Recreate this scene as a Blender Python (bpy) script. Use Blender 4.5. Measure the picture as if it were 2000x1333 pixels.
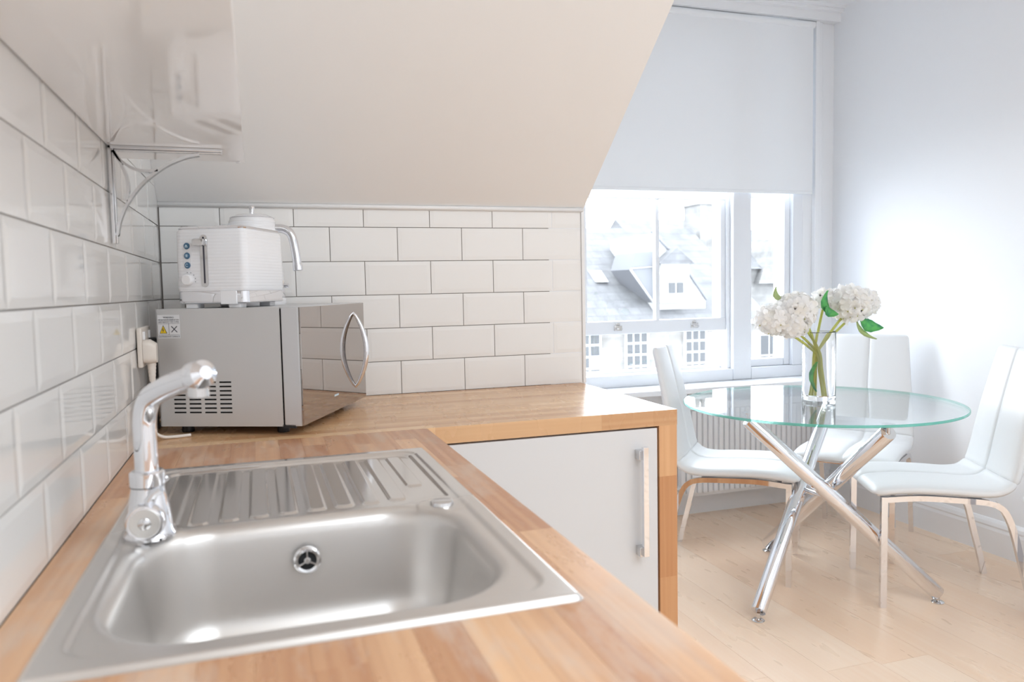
import bpy, bmesh, math, random
from mathutils import Vector, Matrix
random.seed(7)
PI = math.pi
S = bpy.context.scene
COL = S.collection
for o in list(bpy.data.objects): bpy.data.objects.remove(o)

# ------------------------------------------------------------------ camera
cam = bpy.data.cameras.new('camera'); camo = bpy.data.objects.new('camera', cam); COL.objects.link(camo)
camo.location = (0.2496, -2.3557, 1.2195); camo.rotation_euler = (1.5020, 0.0196, -0.3202)
cam.sensor_fit = 'HORIZONTAL'; cam.sensor_width = 36; cam.lens = 1506.8/2000*36
cam.clip_start = .02; cam.clip_end = 300
cam.dof.use_dof = True; cam.dof.focus_distance = 2.4; cam.dof.aperture_fstop = 5.0
S.camera = camo
# ------------------------------------------------------------------ world, lights, exposure
S.view_settings.view_transform = 'Standard'; S.view_settings.look = 'None'
S.view_settings.gamma = 1; S.view_settings.use_curve_mapping = False
S.view_settings.exposure = 0.37
S.cycles.transparent_max_bounces = 24; S.cycles.use_denoising = True; S.cycles.max_bounces = 14; S.cycles.diffuse_bounces = 8
w = bpy.data.worlds.new('sky'); S.world = w; w.use_nodes = True
bg = w.node_tree.nodes['Background']; bg.inputs['Color'].default_value = (.89, .95, 1, 1); bg.inputs['Strength'].default_value = 10.3
def area(name, loc, rot, sx, sy, power, color=(1, 1, 1), portal=False):
    l = bpy.data.lights.new(name, 'AREA'); l.shape = 'RECTANGLE'; l.size = sx; l.size_y = sy; l.energy = power; l.color = color
    if portal: l.cycles.is_portal = True
    o = bpy.data.objects.new(name, l); COL.objects.link(o); o.location = loc; o.rotation_euler = rot
    return o
area('window_portal', (2.45, 1.46, 1.2), (-PI/2, 0, 0), 1.5, 1.1, 1, portal=True)
area('ceiling_fill', (1.75, -2.9, 2.67), (0, 0, 0), 2.2, 1.8, 42, (.87, .945, 1))  # unseen fill light added overhead to brighten the room, no fixture modelled

# ------------------------------------------------------------------ materials
def sr(r, g=None, b=None):
    if g is None: g = b = r
    f = lambda c: (c/255/12.92 if c/255 <= .04045 else ((c/255+.055)/1.055)**2.4)
    return (f(r), f(g), f(b), 1)
def newmat(name):
    m = bpy.data.materials.new(name); m.use_nodes = True
    return m, m.node_tree.nodes, m.node_tree.links
def pm(name, color, rough=.5, metal=0, coat=0, bump=0, bscale=200, stretch=(1, 1, 1), spec=.5, rvar=0, cvar=0):
    m, n, l = newmat(name); b = n['Principled BSDF']
    b.inputs['Base Color'].default_value = color; b.inputs['Roughness'].default_value = rough
    b.inputs['Metallic'].default_value = metal; b.inputs['Coat Weight'].default_value = coat
    b.inputs['Coat Roughness'].default_value = .05; b.inputs['Specular IOR Level'].default_value = spec
    if bump or rvar or cvar:
        tc = n.new('ShaderNodeTexCoord'); mp = n.new('ShaderNodeMapping'); mp.inputs['Scale'].default_value = stretch
        no = n.new('ShaderNodeTexNoise'); no.inputs['Scale'].default_value = bscale; no.inputs['Detail'].default_value = 4
        l.new(tc.outputs['Object'], mp.inputs['Vector']); l.new(mp.outputs['Vector'], no.inputs['Vector'])
        if bump:
            bp = n.new('ShaderNodeBump'); bp.inputs['Strength'].default_value = bump; bp.inputs['Distance'].default_value = .002
            l.new(no.outputs['Fac'], bp.inputs['Height']); l.new(bp.outputs['Normal'], b.inputs['Normal'])
        if rvar:
            mr = n.new('ShaderNodeMapRange'); mr.inputs['To Min'].default_value = rough-rvar; mr.inputs['To Max'].default_value = rough+rvar
            l.new(no.outputs['Fac'], mr.inputs['Value']); l.new(mr.outputs['Result'], b.inputs['Roughness'])
        if cvar:
            mx = n.new('ShaderNodeMix'); mx.data_type = 'RGBA'
            mx.inputs['A'].default_value = tuple(c*(1-cvar) for c in color[:3])+(1,); mx.inputs['B'].default_value = tuple(min(1, c*(1+cvar)) for c in color[:3])+(1,)
            l.new(no.outputs['Fac'], mx.inputs['Factor']); l.new(mx.outputs['Result'], b.inputs['Base Color'])
    return m
def wood(name, dark, light, rough, rvar=.1, spec=.5, amp=.7, fine_amp=.3, grain=9, worn=0, seg=True, coat=0, vari=1.0):
    """long grain along local X; tint of each stave from the object's own random number"""
    m, n, l = newmat(name); b = n['Principled BSDF']
    tc = n.new('ShaderNodeTexCoord'); oi = n.new('ShaderNodeObjectInfo')
    off = n.new('ShaderNodeVectorMath'); off.operation = 'SCALE'; off.inputs['Scale'].default_value = 37.0
    cmb = n.new('ShaderNodeCombineXYZ')
    for i in range(3): l.new(oi.outputs['Random'], cmb.inputs[i])
    l.new(cmb.outputs[0], off.inputs[0])
    add = n.new('ShaderNodeVectorMath'); l.new(tc.outputs['Object'], add.inputs[0]); l.new(off.outputs[0], add.inputs[1])
    mp = n.new('ShaderNodeMapping'); mp.inputs['Scale'].default_value = (grain*.12, grain*5, grain*5)
    l.new(add.outputs[0], mp.inputs['Vector'])
    no = n.new('ShaderNodeTexNoise'); no.inputs['Scale'].default_value = 1.6; no.inputs['Detail'].default_value = 2; no.inputs['Distortion'].default_value = .25; no.inputs['Roughness'].default_value = .45
    l.new(mp.outputs[0], no.inputs['Vector'])
    fine = n.new('ShaderNodeMapping'); fine.inputs['Scale'].default_value = (1.6, 110, 110); l.new(add.outputs[0], fine.inputs['Vector'])
    n2 = n.new('ShaderNodeTexNoise'); n2.inputs['Scale'].default_value = 1; n2.inputs['Detail'].default_value = 0; l.new(fine.outputs[0], n2.inputs['Vector'])
    mix = n.new('ShaderNodeMath'); mix.operation = 'MULTIPLY_ADD'; mix.inputs[1].default_value = .9*vari; l.new(oi.outputs['Random'], mix.inputs[0])
    sub = n.new('ShaderNodeMath'); sub.operation = 'MULTIPLY_ADD'; sub.inputs[1].default_value = amp; sub.inputs[2].default_value = -amp*.43; l.new(no.outputs['Fac'], sub.inputs[0])
    l.new(sub.outputs[0], mix.inputs[2])
    s3 = n.new('ShaderNodeMath'); s3.operation = 'MULTIPLY_ADD'; s3.inputs[1].default_value = fine_amp; l.new(n2.outputs['Fac'], s3.inputs[0])
    ad2 = n.new('ShaderNodeMath'); ad2.operation = 'ADD'; ad2.inputs[1].default_value = -fine_amp/2; l.new(mix.outputs[0], ad2.inputs[0]); l.new(ad2.outputs[0], s3.inputs[2])
    cr = n.new('ShaderNodeValToRGB'); cr.color_ramp.elements[0].color = dark; cr.color_ramp.elements[1].color = light
    cr.color_ramp.elements[0].position = .0; cr.color_ramp.elements[1].position = .95
    l.new(s3.outputs[0], cr.inputs['Fac'])
    col = cr.outputs['Color']
    geo = n.new('ShaderNodeNewGeometry')
    n3 = n.new('ShaderNodeTexNoise'); n3.inputs['Scale'].default_value = 7; n3.inputs['Detail'].default_value = 7 if worn else 2; n3.inputs['Roughness'].default_value = .65
    mp3 = n.new('ShaderNodeMapping'); mp3.inputs['Scale'].default_value = (2.2, .6, 1); l.new(geo.outputs['Position'], mp3.inputs['Vector']); l.new(mp3.outputs[0], n3.inputs['Vector'])
    if worn:   # worn, dull patches, with window glare painted in as a paler colour
        wr = n.new('ShaderNodeMapRange'); wr.inputs['From Min'].default_value = .48; wr.inputs['From Max'].default_value = .62
        wr.inputs['To Max'].default_value = worn; l.new(n3.outputs['Fac'], wr.inputs['Value'])
        mx = n.new('ShaderNodeMix'); mx.data_type = 'RGBA'; mx.inputs['B'].default_value = sr(208, 192, 178)
        l.new(wr.outputs[0], mx.inputs['Factor']); l.new(col, mx.inputs['A']); col = mx.outputs['Result']
    l.new(col, b.inputs['Base Color'])
    mr = n.new('ShaderNodeMapRange'); mr.inputs['From Min'].default_value = .35; mr.inputs['From Max'].default_value = .65
    mr.inputs['To Min'].default_value = rough-rvar; mr.inputs['To Max'].default_value = rough+rvar
    l.new(n3.outputs['Fac'], mr.inputs['Value']); l.new(mr.outputs[0], b.inputs['Roughness'])
    b.inputs['Coat Weight'].default_value = coat; b.inputs['Coat Roughness'].default_value = .15; b.inputs['Specular IOR Level'].default_value = spec
    bp = n.new('ShaderNodeBump'); bp.inputs['Strength'].default_value = .02; bp.inputs['Distance'].default_value = .0005
    l.new(n2.outputs['Fac'], bp.inputs['Height']); l.new(bp.outputs[0], b.inputs['Normal'])
    return m
def clearglass(name, tint=(1, 1, 1, 1), ior=1.5, rough=0.0):
    m, n, l = newmat(name); n.remove(n['Principled BSDF']); out = n['Material Output']
    t = n.new('ShaderNodeBsdfTransparent'); t.inputs[0].default_value = tint
    g = n.new('ShaderNodeBsdfGlossy'); g.inputs['Roughness'].default_value = rough
    lw = n.new('ShaderNodeLayerWeight'); lw.inputs['Blend'].default_value = .5      # Schlick reflectance, the same from both sides
    pw = n.new('ShaderNodeMath'); pw.operation = 'POWER'; pw.inputs[1].default_value = 5; l.new(lw.outputs['Facing'], pw.inputs[0])
    f = n.new('ShaderNodeMath'); f.operation = 'MULTIPLY_ADD'; r0 = ((ior-1)/(ior+1))**2; f.inputs[1].default_value = 1-r0; f.inputs[2].default_value = r0
    l.new(pw.outputs[0], f.inputs[0])
    mx = n.new('ShaderNodeMixShader'); l.new(f.outputs[0], mx.inputs[0]); l.new(t.outputs[0], mx.inputs[1]); l.new(g.outputs[0], mx.inputs[2])
    l.new(mx.outputs[0], out.inputs['Surface']); return m
def translucent(name, color, amount=.35, rough=.6, cvar=None):
    m, n, l = newmat(name); b = n['Principled BSDF']; out = n['Material Output']
    b.inputs['Base Color'].default_value = color; b.inputs['Roughness'].default_value = rough; b.inputs['Specular IOR Level'].default_value = .25
    t = n.new('ShaderNodeBsdfTranslucent'); t.inputs[0].default_value = color
    if cvar:
        tc = n.new('ShaderNodeTexCoord'); no = n.new('ShaderNodeTexNoise'); no.inputs['Scale'].default_value = 30; l.new(tc.outputs['Object'], no.inputs['Vector'])
        mc = n.new('ShaderNodeMix'); mc.data_type = 'RGBA'; mc.inputs['A'].default_value = color; mc.inputs['B'].default_value = cvar
        mr = n.new('ShaderNodeMapRange'); mr.inputs['From Min'].default_value = .45; mr.inputs['From Max'].default_value = .7; l.new(no.outputs['Fac'], mr.inputs['Value'])
        l.new(mr.outputs[0], mc.inputs['Factor']); l.new(mc.outputs['Result'], b.inputs['Base Color']); l.new(mc.outputs['Result'], t.inputs[0])
    mx = n.new('ShaderNodeMixShader'); mx.inputs[0].default_value = amount
    l.new(b.outputs[0], mx.inputs[1]); l.new(t.outputs[0], mx.inputs[2]); l.new(mx.outputs[0], out.inputs['Surface']); return m
def ribbed(name, color, pitch, rough=.2):
    m, n, l = newmat(name); b = n['Principled BSDF']; b.inputs['Base Color'].default_value = color; b.inputs['Roughness'].default_value = rough
    tc = n.new('ShaderNodeTexCoord'); sx = n.new('ShaderNodeSeparateXYZ'); l.new(tc.outputs['Object'], sx.inputs[0])
    mu = n.new('ShaderNodeMath'); mu.operation = 'MULTIPLY'; mu.inputs[1].default_value = 2*PI/pitch; l.new(sx.outputs['Z'], mu.inputs[0])
    si = n.new('ShaderNodeMath'); si.operation = 'SINE'; l.new(mu.outputs[0], si.inputs[0])
    bp = n.new('ShaderNodeBump'); bp.inputs['Strength'].default_value = .16; bp.inputs['Distance'].default_value = .001
    l.new(si.outputs[0], bp.inputs['Height']); l.new(bp.outputs[0], b.inputs['Normal']); return m
def stonework(name, c1, c2, mortar, scale=1.0, bw=.5, rh=.22, rough=.9):
    m, n, l = newmat(name); b = n['Principled BSDF']; b.inputs['Roughness'].default_value = rough
    tc = n.new('ShaderNodeTexCoord'); mp = n.new('ShaderNodeMapping'); mp.inputs['Rotation'].default_value = (PI/2, 0, 0)
    l.new(tc.outputs['Object'], mp.inputs['Vector'])
    br = n.new('ShaderNodeTexBrick'); br.inputs['Color1'].default_value = c1; br.inputs['Color2'].default_value = c2; br.inputs['Mortar'].default_value = mortar
    br.inputs['Scale'].default_value = scale; br.inputs['Brick Width'].default_value = bw; br.inputs['Row Height'].default_value = rh; br.inputs['Mortar Size'].default_value = .015
    l.new(mp.outputs[0], br.inputs['Vector'])
    no = n.new('ShaderNodeTexNoise'); no.inputs['Scale'].default_value = 3; no.inputs['Detail'].default_value = 6; l.new(tc.outputs['Object'], no.inputs['Vector'])
    mx = n.new('ShaderNodeMix'); mx.data_type = 'RGBA'; mx.blend_type = 'MULTIPLY'; mx.inputs['Factor'].default_value = .6
    rp = n.new('ShaderNodeMapRange'); rp.inputs['From Min'].default_value = .3; rp.inputs['From Max'].default_value = .7; rp.inputs['To Min'].default_value = .55; rp.inputs['To Max'].default_value = 1.2
    l.new(no.outputs['Fac'], rp.inputs['Value']); l.new(br.outputs['Color'], mx.inputs['A']); l.new(rp.outputs[0], mx.inputs['B'])
    l.new(mx.outputs['Result'], b.inputs['Base Color']); return m

M = dict(
    wall=pm('white_wall_paint', sr(236, 238, 241), .55, bump=.05, bscale=90),
    ceil=pm('warm_white_paint', sr(240, 239, 238), .6, bump=.05, bscale=90),
    gloss=pm('white_gloss_paint', sr(238, 240, 243), .25),
    upvc=pm('white_window_paint', sr(232, 235, 240), .3),
    tile=pm('white_glazed_tile', sr(235, 234, 232), .07, bump=.02, bscale=14),
    grout=pm('grey_grout', sr(148, 143, 138), .9, bump=.3, bscale=300),
    bead=pm('white_plastic_bead', sr(235, 235, 235), .3),
    oak_l=wood('oiled_oak_sink_run', sr(180, 126, 88), sr(238, 196, 152), .40, .16, worn=.5, spec=.9, vari=.55),
    oak_b=wood('oiled_oak_back_run', sr(194, 146, 104), sr(238, 202, 158), .27, .015, grain=7, vari=.75, amp=.4),
    oak_p=wood('oak_end_panel', sr(188, 132, 88), sr(226, 180, 134), .4, .05, vari=.6),
    floor=wood('light_oak_laminate', sr(238, 208, 180), sr(252, 238, 220), .29, .02, grain=5, vari=.4, amp=.35, fine_amp=.15),
    under=pm('underlay', sr(120, 90, 66), .9),
    cab=pm('pale_grey_gloss_door', sr(214, 214, 215), .22),
    carc=pm('white_melamine', sr(225, 225, 225), .5),
    steel=pm('brushed_stainless', sr(224, 222, 219), .34, 1),
    sinkm=pm('satin_bowl_polished_drainer', sr(220, 217, 214), .38, 1),
    steel_d=pm('polished_steel', sr(215, 215, 216), .12, 1),
    chrome=pm('chrome', sr(235, 236, 240), .04, 1),
    dark=pm('dark_void', sr(22, 24, 28), .6),
    black=pm('black_plastic', sr(30, 32, 36), .4),
    mw=pm('silver_painted_metal', sr(206, 206, 206), .38, .5, bump=.03, bscale=500),
    mwtrim=pm('silver_door_edge', sr(205, 206, 208), .3, .4),
    mirror=pm('mirrored_door_glass', sr(176, 170, 166), .015, 1),
    white=pm('white_plastic', sr(238, 238, 240), .25),
    ivory=pm('aged_white_plastic', sr(225, 217, 208), .35),
    ribs=ribbed('ribbed_white_plastic', sr(238, 239, 242), .0068),
    blue=pm('blue_grey_button', sr(70, 110, 140), .3),
    icon=pm('pale_icon_print', sr(200, 220, 232), .5),
    ink=pm('dark_print', sr(60, 60, 72), .6),
    paper=pm('sticker_paper', sr(225, 226, 228), .5),
    yellow=pm('warning_yellow', sr(235, 200, 30), .5),
    shelfm=pm('white_high_gloss_laminate', sr(244, 245, 247), .05),
    leather=pm('white_faux_leather', sr(226, 227, 228), .38, bump=.06, bscale=260),
    pane=clearglass('window_glass', (.98, .99, 1, 1)),
    tglass=clearglass('table_glass', (.97, .99, .985, 1), 1.52),
    vglass=pm('vase_glass', (1, 1, 1, 1), .0),
    blind=translucent('grey_blackout_fabric', sr(242, 245, 248), .05, .8),
    petal=translucent('white_petals', sr(254, 253, 252), .42, cvar=sr(252, 249, 243)),
    bud=translucent('green_centre', sr(190, 190, 70), .2),
    stem=translucent('pale_green_stem', sr(206, 208, 128), .35),
    leaf=translucent('green_leaf', sr(120, 205, 125), .35, cvar=sr(85, 165, 120)),
    leafp=translucent('pale_green_leaf', sr(190, 205, 150), .3),
    rad=pm('white_radiator_enamel', sr(232, 233, 235), .3),
    stone=stonework('pale_sandstone', (.145, .138, .13, 1), (.12, .115, .11, 1), (.155, .15, .148, 1), 1, .6, .28),
    stone2=stonework('grey_sandstone', (.12, .118, .116, 1), (.10, .098, .097, 1), (.13, .128, .127, 1), 1, .5, .25),
    slate=stonework('blue_grey_slate', (.074, .075, .079, 1), (.062, .063, .068, 1), (.055, .055, .06, 1), 1, .3, .18),
    lead=pm('lead_flashing', (.085, .088, .097, 1), .6, spec=.2),
    render=pm('white_render', (.2, .2, .2, 1), .8),
    wframe=pm('white_sash_paint', (.3, .3, .3, 1), .5),
    dpane=pm('dark_window_glass', (.05, .052, .056, 1), .5, spec=.1),
    red=pm('red_curtain', (.16, .09, .09, 1), .8),
    tarmac=pm('grey_tarmac', (.08, .08, .08, 1), .9),
)
M['vglass'].node_tree.nodes['Principled BSDF'].inputs['Transmission Weight'].default_value = 1
_n = M['sinkm'].node_tree.nodes; _l = M['sinkm'].node_tree.links      # the drainer end of the pressing is polished, the bowl satin
_tc = _n.new('ShaderNodeTexCoord'); _sx = _n.new('ShaderNodeSeparateXYZ'); _mr = _n.new('ShaderNodeMapRange')
_mr.inputs['From Min'].default_value = -.02; _mr.inputs['From Max'].default_value = .04; _mr.inputs['To Min'].default_value = .38; _mr.inputs['To Max'].default_value = .13
_l.new(_tc.outputs['Object'], _sx.inputs[0]); _l.new(_sx.outputs['Y'], _mr.inputs['Value']); _l.new(_mr.outputs[0], _n['Principled BSDF'].inputs['Roughness'])
# green edge of the table glass
_m, _n, _l = newmat('green_glass_edge'); _b = _n['Principled BSDF']
_b.inputs['Base Color'].default_value = sr(96, 190, 172); _b.inputs['Roughness'].default_value = .08
_t = _n.new('ShaderNodeBsdfTransparent'); _t.inputs[0].default_value = (.55, .85, .8, 1); _x = _n.new('ShaderNodeMixShader'); _x.inputs[0].default_value = .3
_l.new(_b.outputs[0], _x.inputs[1]); _l.new(_t.outputs[0], _x.inputs[2]); _l.new(_x.outputs[0], _n['Material Output'].inputs['Surface'])
M['gedge'] = _m

# ------------------------------------------------------------------ helpers
class MB:
    """collects simple shapes; build() links them as ONE mesh object"""
    def __init__(s): s.v = []; s.f = []; s.sm = []
    def add(s, vs, fs, smooth=False):
        k = len(s.v); s.v += [tuple(v) for v in vs]
        for f in fs: s.f.append(tuple(i+k for i in f)); s.sm.append(smooth)
        return s
    def box(s, x0, x1, y0, y1, z0, z1):
        v = [(x, y, z) for z in (z0, z1) for y in (y0, y1) for x in (x0, x1)]
        return s.add(v, [(0, 2, 3, 1), (4, 5, 7, 6), (0, 1, 5, 4), (2, 6, 7, 3), (0, 4, 6, 2), (1, 3, 7, 5)])
    def rbox(s, x0, x1, y0, y1, z0, z1, r=.003, seg=2):
        bm = bmesh.new(); bmesh.ops.create_cube(bm, size=1)
        bmesh.ops.scale(bm, vec=(x1-x0, y1-y0, z1-z0), verts=bm.verts)
        bmesh.ops.translate(bm, vec=((x0+x1)/2, (y0+y1)/2, (z0+z1)/2), verts=bm.verts)
        bmesh.ops.bevel(bm, geom=bm.edges[:], offset=r, segments=seg, profile=.5, affect='EDGES')
        bm.verts.index_update()
        bm.normal_update(); k = len(s.v); s.v += [tuple(v.co) for v in bm.verts]
        for f in bm.faces: s.f.append(tuple(k+v.index for v in f.verts)); s.sm.append(max(abs(c) for c in f.normal) < .999)
        bm.free(); return s
    def prism(s, poly, axis, a, b, smooth=False):
        """2D polygon extruded along axis from a to b; the polygon lives in the other two axes in xyz order"""
        def P(p, t): q = list(p); q.insert(axis, t); return q
        n = len(poly); v = [P(p, a) for p in poly]+[P(p, b) for p in poly]
        s.add(v, [tuple(range(n)), tuple(range(2*n-1, n-1, -1))])
        k = len(s.v)-2*n
        for i in range(n): s.f.append((k+i, k+(i+1) % n, k+n+(i+1) % n, k+n+i)); s.sm.append(smooth)
        return s
    def tube(s, pts, r, n=12, caps=True, square=False, up=None):
        pts = [Vector(p) for p in pts]; rs = r if isinstance(r, (list, tuple)) else [r]*len(pts)
        T = []
        for i in range(len(pts)):
            a = pts[max(i-1, 0)]; b = pts[min(i+1, len(pts)-1)]; T.append((b-a).normalized())
        u = Vector(up) if up else (Vector((0, 0, 1)) if abs(T[0].z) < .9 else Vector((1, 0, 0)))
        u = (u-T[0]*u.dot(T[0])).normalized(); vs = []
        if square: n = 4
        for i, p in enumerate(pts):
            u = (u-T[i]*u.dot(T[i])).normalized(); w_ = T[i].cross(u)
            for k in range(n):
                a = 2*PI*k/n+(PI/4 if square else 0); rr = rs[i]*(math.sqrt(2) if square else 1)
                if square and 0 < i < len(pts)-1:
                    d = (pts[i]-pts[i-1]).normalized().dot((pts[i+1]-pts[i]).normalized()); rr = rr
                vs.append(p+u*rr*math.cos(a)+w_*rr*math.sin(a))
        fs = [(i*n+k, i*n+(k+1) % n, (i+1)*n+(k+1) % n, (i+1)*n+k) for i in range(len(pts)-1) for k in range(n)]
        s.add(vs, fs, True)
        if caps: s.add(vs[:n], [tuple(range(n-1, -1, -1))]); s.add(vs[-n:], [tuple(range(n))])
        return s
    def lathe(s, prof, n=32, mat=None, cap=True):
        """profile of (radius, height) turned about local Z, then moved by mat"""
        mat = mat or Matrix(); vs = []
        for r, z in prof:
            for k in range(n): vs.append(mat @ Vector((r*math.cos(2*PI*k/n), r*math.sin(2*PI*k/n), z)))
        fs = [(i*n+k, i*n+(k+1) % n, (i+1)*n+(k+1) % n, (i+1)*n+k) for i in range(len(prof)-1) for k in range(n)]
        s.add(vs, fs, True)
        if cap:
            if prof[0][0] > 1e-6: s.add(vs[:n], [tuple(range(n-1, -1, -1))])
            if prof[-1][0] > 1e-6: s.add(vs[-n:], [tuple(range(n))])
        return s
    def mesh(s, name, mat, sharp=35):
        me = bpy.data.meshes.new(name); me.from_pydata(s.v, [], s.f); me.polygons.foreach_set('use_smooth', s.sm); me.validate()
        bm = bmesh.new(); bm.from_mesh(me); bmesh.ops.remove_doubles(bm, verts=bm.verts, dist=1e-6)
        bmesh.ops.recalc_face_normals(bm, faces=bm.faces); bm.to_mesh(me); bm.free()
        if any(s.sm):
            keep_ = [p.use_smooth for p in me.polygons]
            me.set_sharp_from_angle(angle=math.radians(sharp)); me.polygons.foreach_set('use_smooth', keep_)
        if mat: me.materials.append(mat)
        return me
    def build(s, name, mat, parent=None, loc=(0, 0, 0), rot=(0, 0, 0), sharp=35, kind=None):
        return put(name, s.mesh(name, mat, sharp), parent, loc, rot, kind)
def put(name, me, parent=None, loc=(0, 0, 0), rot=(0, 0, 0), kind=None):
    o = bpy.data.objects.new(name, me); COL.objects.link(o); o.location = loc; o.rotation_euler = rot
    if parent: o.parent = parent
    if kind: o['kind'] = kind
    return o
def tag(o, label, cat, group=None):
    o['label'] = label; o['category'] = cat
    if group: o['group'] = group
    return o
def thing(name, label, cat, loc=(0, 0, 0), rz=0, group=None):
    return tag(put(name, None, None, loc, (0, 0, rz)), label, cat, group)
def struct(o, label, cat):
    o['kind'] = 'structure'; return tag(o, label, cat)
def copy_tree(o, parent=None):
    c = o.copy(); COL.objects.link(c)
    if parent: c.parent = parent
    for ch in [x for x in bpy.data.objects if x.parent == o]: copy_tree(ch, c)
    return c
def smoothpath(pts, n=8):
    P = [Vector(p) for p in pts]; P = [P[0]*2-P[1]]+P+[P[-1]*2-P[-2]]; out = []
    for i in range(1, len(P)-2):
        a, b, c, d = P[i-1:i+3]
        for k in range(n):
            t = k/n; out.append(.5*((2*b)+(c-a)*t+(2*a-5*b+4*c-d)*t*t+(3*b-a-3*c+d)*t**3))
    return out+[P[-2]]
def rrect(x0, x1, y0, y1, r, n=6):
    out = []
    for cx, cy, a in ((x1-r, y1-r, 0), (x0+r, y1-r, 90), (x0+r, y0+r, 180), (x1-r, y0+r, 270)):
        for k in range(n+1):
            t = math.radians(a+90*k/n); out.append((cx+r*math.cos(t), cy+r*math.sin(t)))
    return out
def text(name, body, size, mat, parent, loc, rot, align='CENTER'):
    cu = bpy.data.curves.new(name, 'FONT'); cu.body = body; cu.size = size; cu.align_x = align; cu.align_y = 'CENTER'; cu.resolution_u = 2
    cu.extrude = .0001; cu.materials.append(mat)
    tmp = put('tmp', cu); bpy.context.view_layer.update(); me = bpy.data.meshes.new_from_object(tmp)
    bpy.data.objects.remove(tmp); return put(name, me, parent, loc, rot)

XR = 3.32; YF = 1.20; ZC = 2.70; YB = -4.2
SL0 = 1.474; SLK = .789          # sloping ceiling: z = SL0 - SLK*y
# ================================================================== SETTING
floor = struct(put('floor', None), 'light oak laminate floor running towards the window', 'floor')
MB().box(-.1, XR+.05, YB-.1, YF+.1, -.03, -.009).build('floor_base', M['under'], floor)
row = 0; x = -.02
while x < XR:
    y = YB-random.uniform(0, 1.1); x1 = min(x+.192, XR)
    while y < YF:
        L = 1.28; a, b = max(y, YB), min(y+L, YF)
        if b-a > .01:
            MB().box(-(b-a)/2+.0004, (b-a)/2-.0004, -(x1-x)/2+.0004, (x1-x)/2-.0004, -.009, 0).build('floor_plank', M['floor'], floor, ((x+x1)/2, (a+b)/2, 0), (0, 0, PI/2))
        y += L
    x += .192; row += 1

# left wall with bevelled tiles
wl = struct(put('wall_left', None), 'left kitchen wall covered in white bevelled metro tiles', 'wall')
MB().box(-.12, -.003, YB, YF+.25, -.03, ZC).build('wall_face', M['grout'], wl)
MB().box(-.004, 0, YB, -2.23, 0, ZC).build('plaster', M['wall'], wl)
G = .0011
def tile_mesh(w_, h_, bl=1, br=1, bt=1, bb=1):
    """tile with raised bevelled face; cut sides have no bevel. local x along the wall, y up, z out of the wall"""
    x0, x1, y0, y1 = -w_/2+G, w_/2-G, -h_/2+G, h_/2-G; c = .012; d = .0011
    X0, X1, Y0, Y1 = x0+c*bl, x1-c*br, y0+c*bb, y1-c*bt
    v = [(x0, y0, -.005), (x1, y0, -.005), (x1, y1, -.005), (x0, y1, -.005), (x0, y0, 0), (x1, y0, 0), (x1, y1, 0), (x0, y1, 0), (X0, Y0, d), (X1, Y0, d), (X1, Y1, d), (X0, Y1, d)]
    f = [(0, 1, 5, 4), (1, 2, 6, 5), (2, 3, 7, 6), (3, 0, 4, 7), (4, 5, 9, 8), (5, 6, 10, 9), (6, 7, 11, 10), (7, 4, 8, 11), (8, 9, 10, 11)]
    me = bpy.data.meshes.new('wall_tile'); me.from_pydata(v, [], f); me.materials.append(M['tile']); return me
TP, TH = .202, .102
full = tile_mesh(TP, TH)
def clip_slope(poly):   # poly of (y,z) kept below the sloping ceiling
    out = []; f = lambda p: p[1]-(SL0-SLK*p[0])-.0
    for i in range(len(poly)):
        a, b = poly[i], poly[(i+1) % len(poly)]; fa, fb = f(a), f(b)
        if fa <= 0: out.append(a)
        if fa*fb < 0: t = fa/(fa-fb); out.append((a[0]+(b[0]-a[0])*t, a[1]+(b[1]-a[1])*t))
    return out
RL = (PI/2, 0, PI/2); RB = (PI/2, 0, 0)
for r in range(0, 12):
    z0 = .9+r*TH; off = -.5064 if r % 2 == 0 else -.5064-.101
    y1 = off+3*TP
    while y1 > -2.2:
        a, b = max(y1-TP, -2.23), min(y1, -.003)
        y1 -= TP
        if b-a < .01: continue
        q = [(a, z0), (b, z0), (b, z0+TH), (a, z0+TH)]
        c = clip_slope(q)
        if len(c) < 3: continue
        if c == q:
            me = full if b-a > TP-.001 else tile_mesh(b-a, TH, bl=a > -2.22, br=b < -.004)
            put('wall_tile', me, wl, (0, (a+b)/2, z0+TH/2), RL)
        else:
            cy, cz = sum(p[0] for p in c)/len(c), sum(p[1] for p in c)/len(c)
            c2 = [(cy+(p[0]-cy)*.985, cz+(p[1]-cz)*.985) for p in c]
            MB().prism(c2, 0, -.005, .0015).build('wall_tile', M['tile'], wl)
# back (kitchen) wall: low tiled wall under the sloping ceiling, and the return wall beside the dormer
wb = struct(put('wall_back', None), 'low tiled wall behind the worktop under the sloping ceiling', 'wall')
MB().box(-.1, 1.28, .003, .14, -.03, SL0).build('wall_face', M['grout'], wb)
MB().box(-.1, 1.281, .0, .003, -.03, .86).build('plaster', M['wall'], wb)
MB().box(1.16, 1.283, 0.001, YF+.25, -.03, ZC).build('return_wall', M['wall'], wb)
for r in range(0, 6):
    z0 = .9+r*TH; h = TH if r < 5 else 1.464-z0
    off = 1.0699 if r % 2 == 0 else 1.0699+.101
    x0 = off-6*TP
    while x0 < 1.272:
        a, b = max(x0, .003), min(x0+TP, 1.272); x0 += TP
        if b-a < .012: continue
        if r < 5 and b-a > TP-.001: me = full
        else: me = tile_mesh(b-a, h, bl=a > .004, br=b < 1.27, bt=r < 5)
        put('wall_tile', me, wb, ((a+b)/2, 0, z0+h/2), RB)
t = MB().tube([(0.001, -.006, 1.470), (1.278, -.006, 1.470)], .007, 8); t.box(0, 1.279, -.004, .003, 1.462, 1.476)
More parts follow.
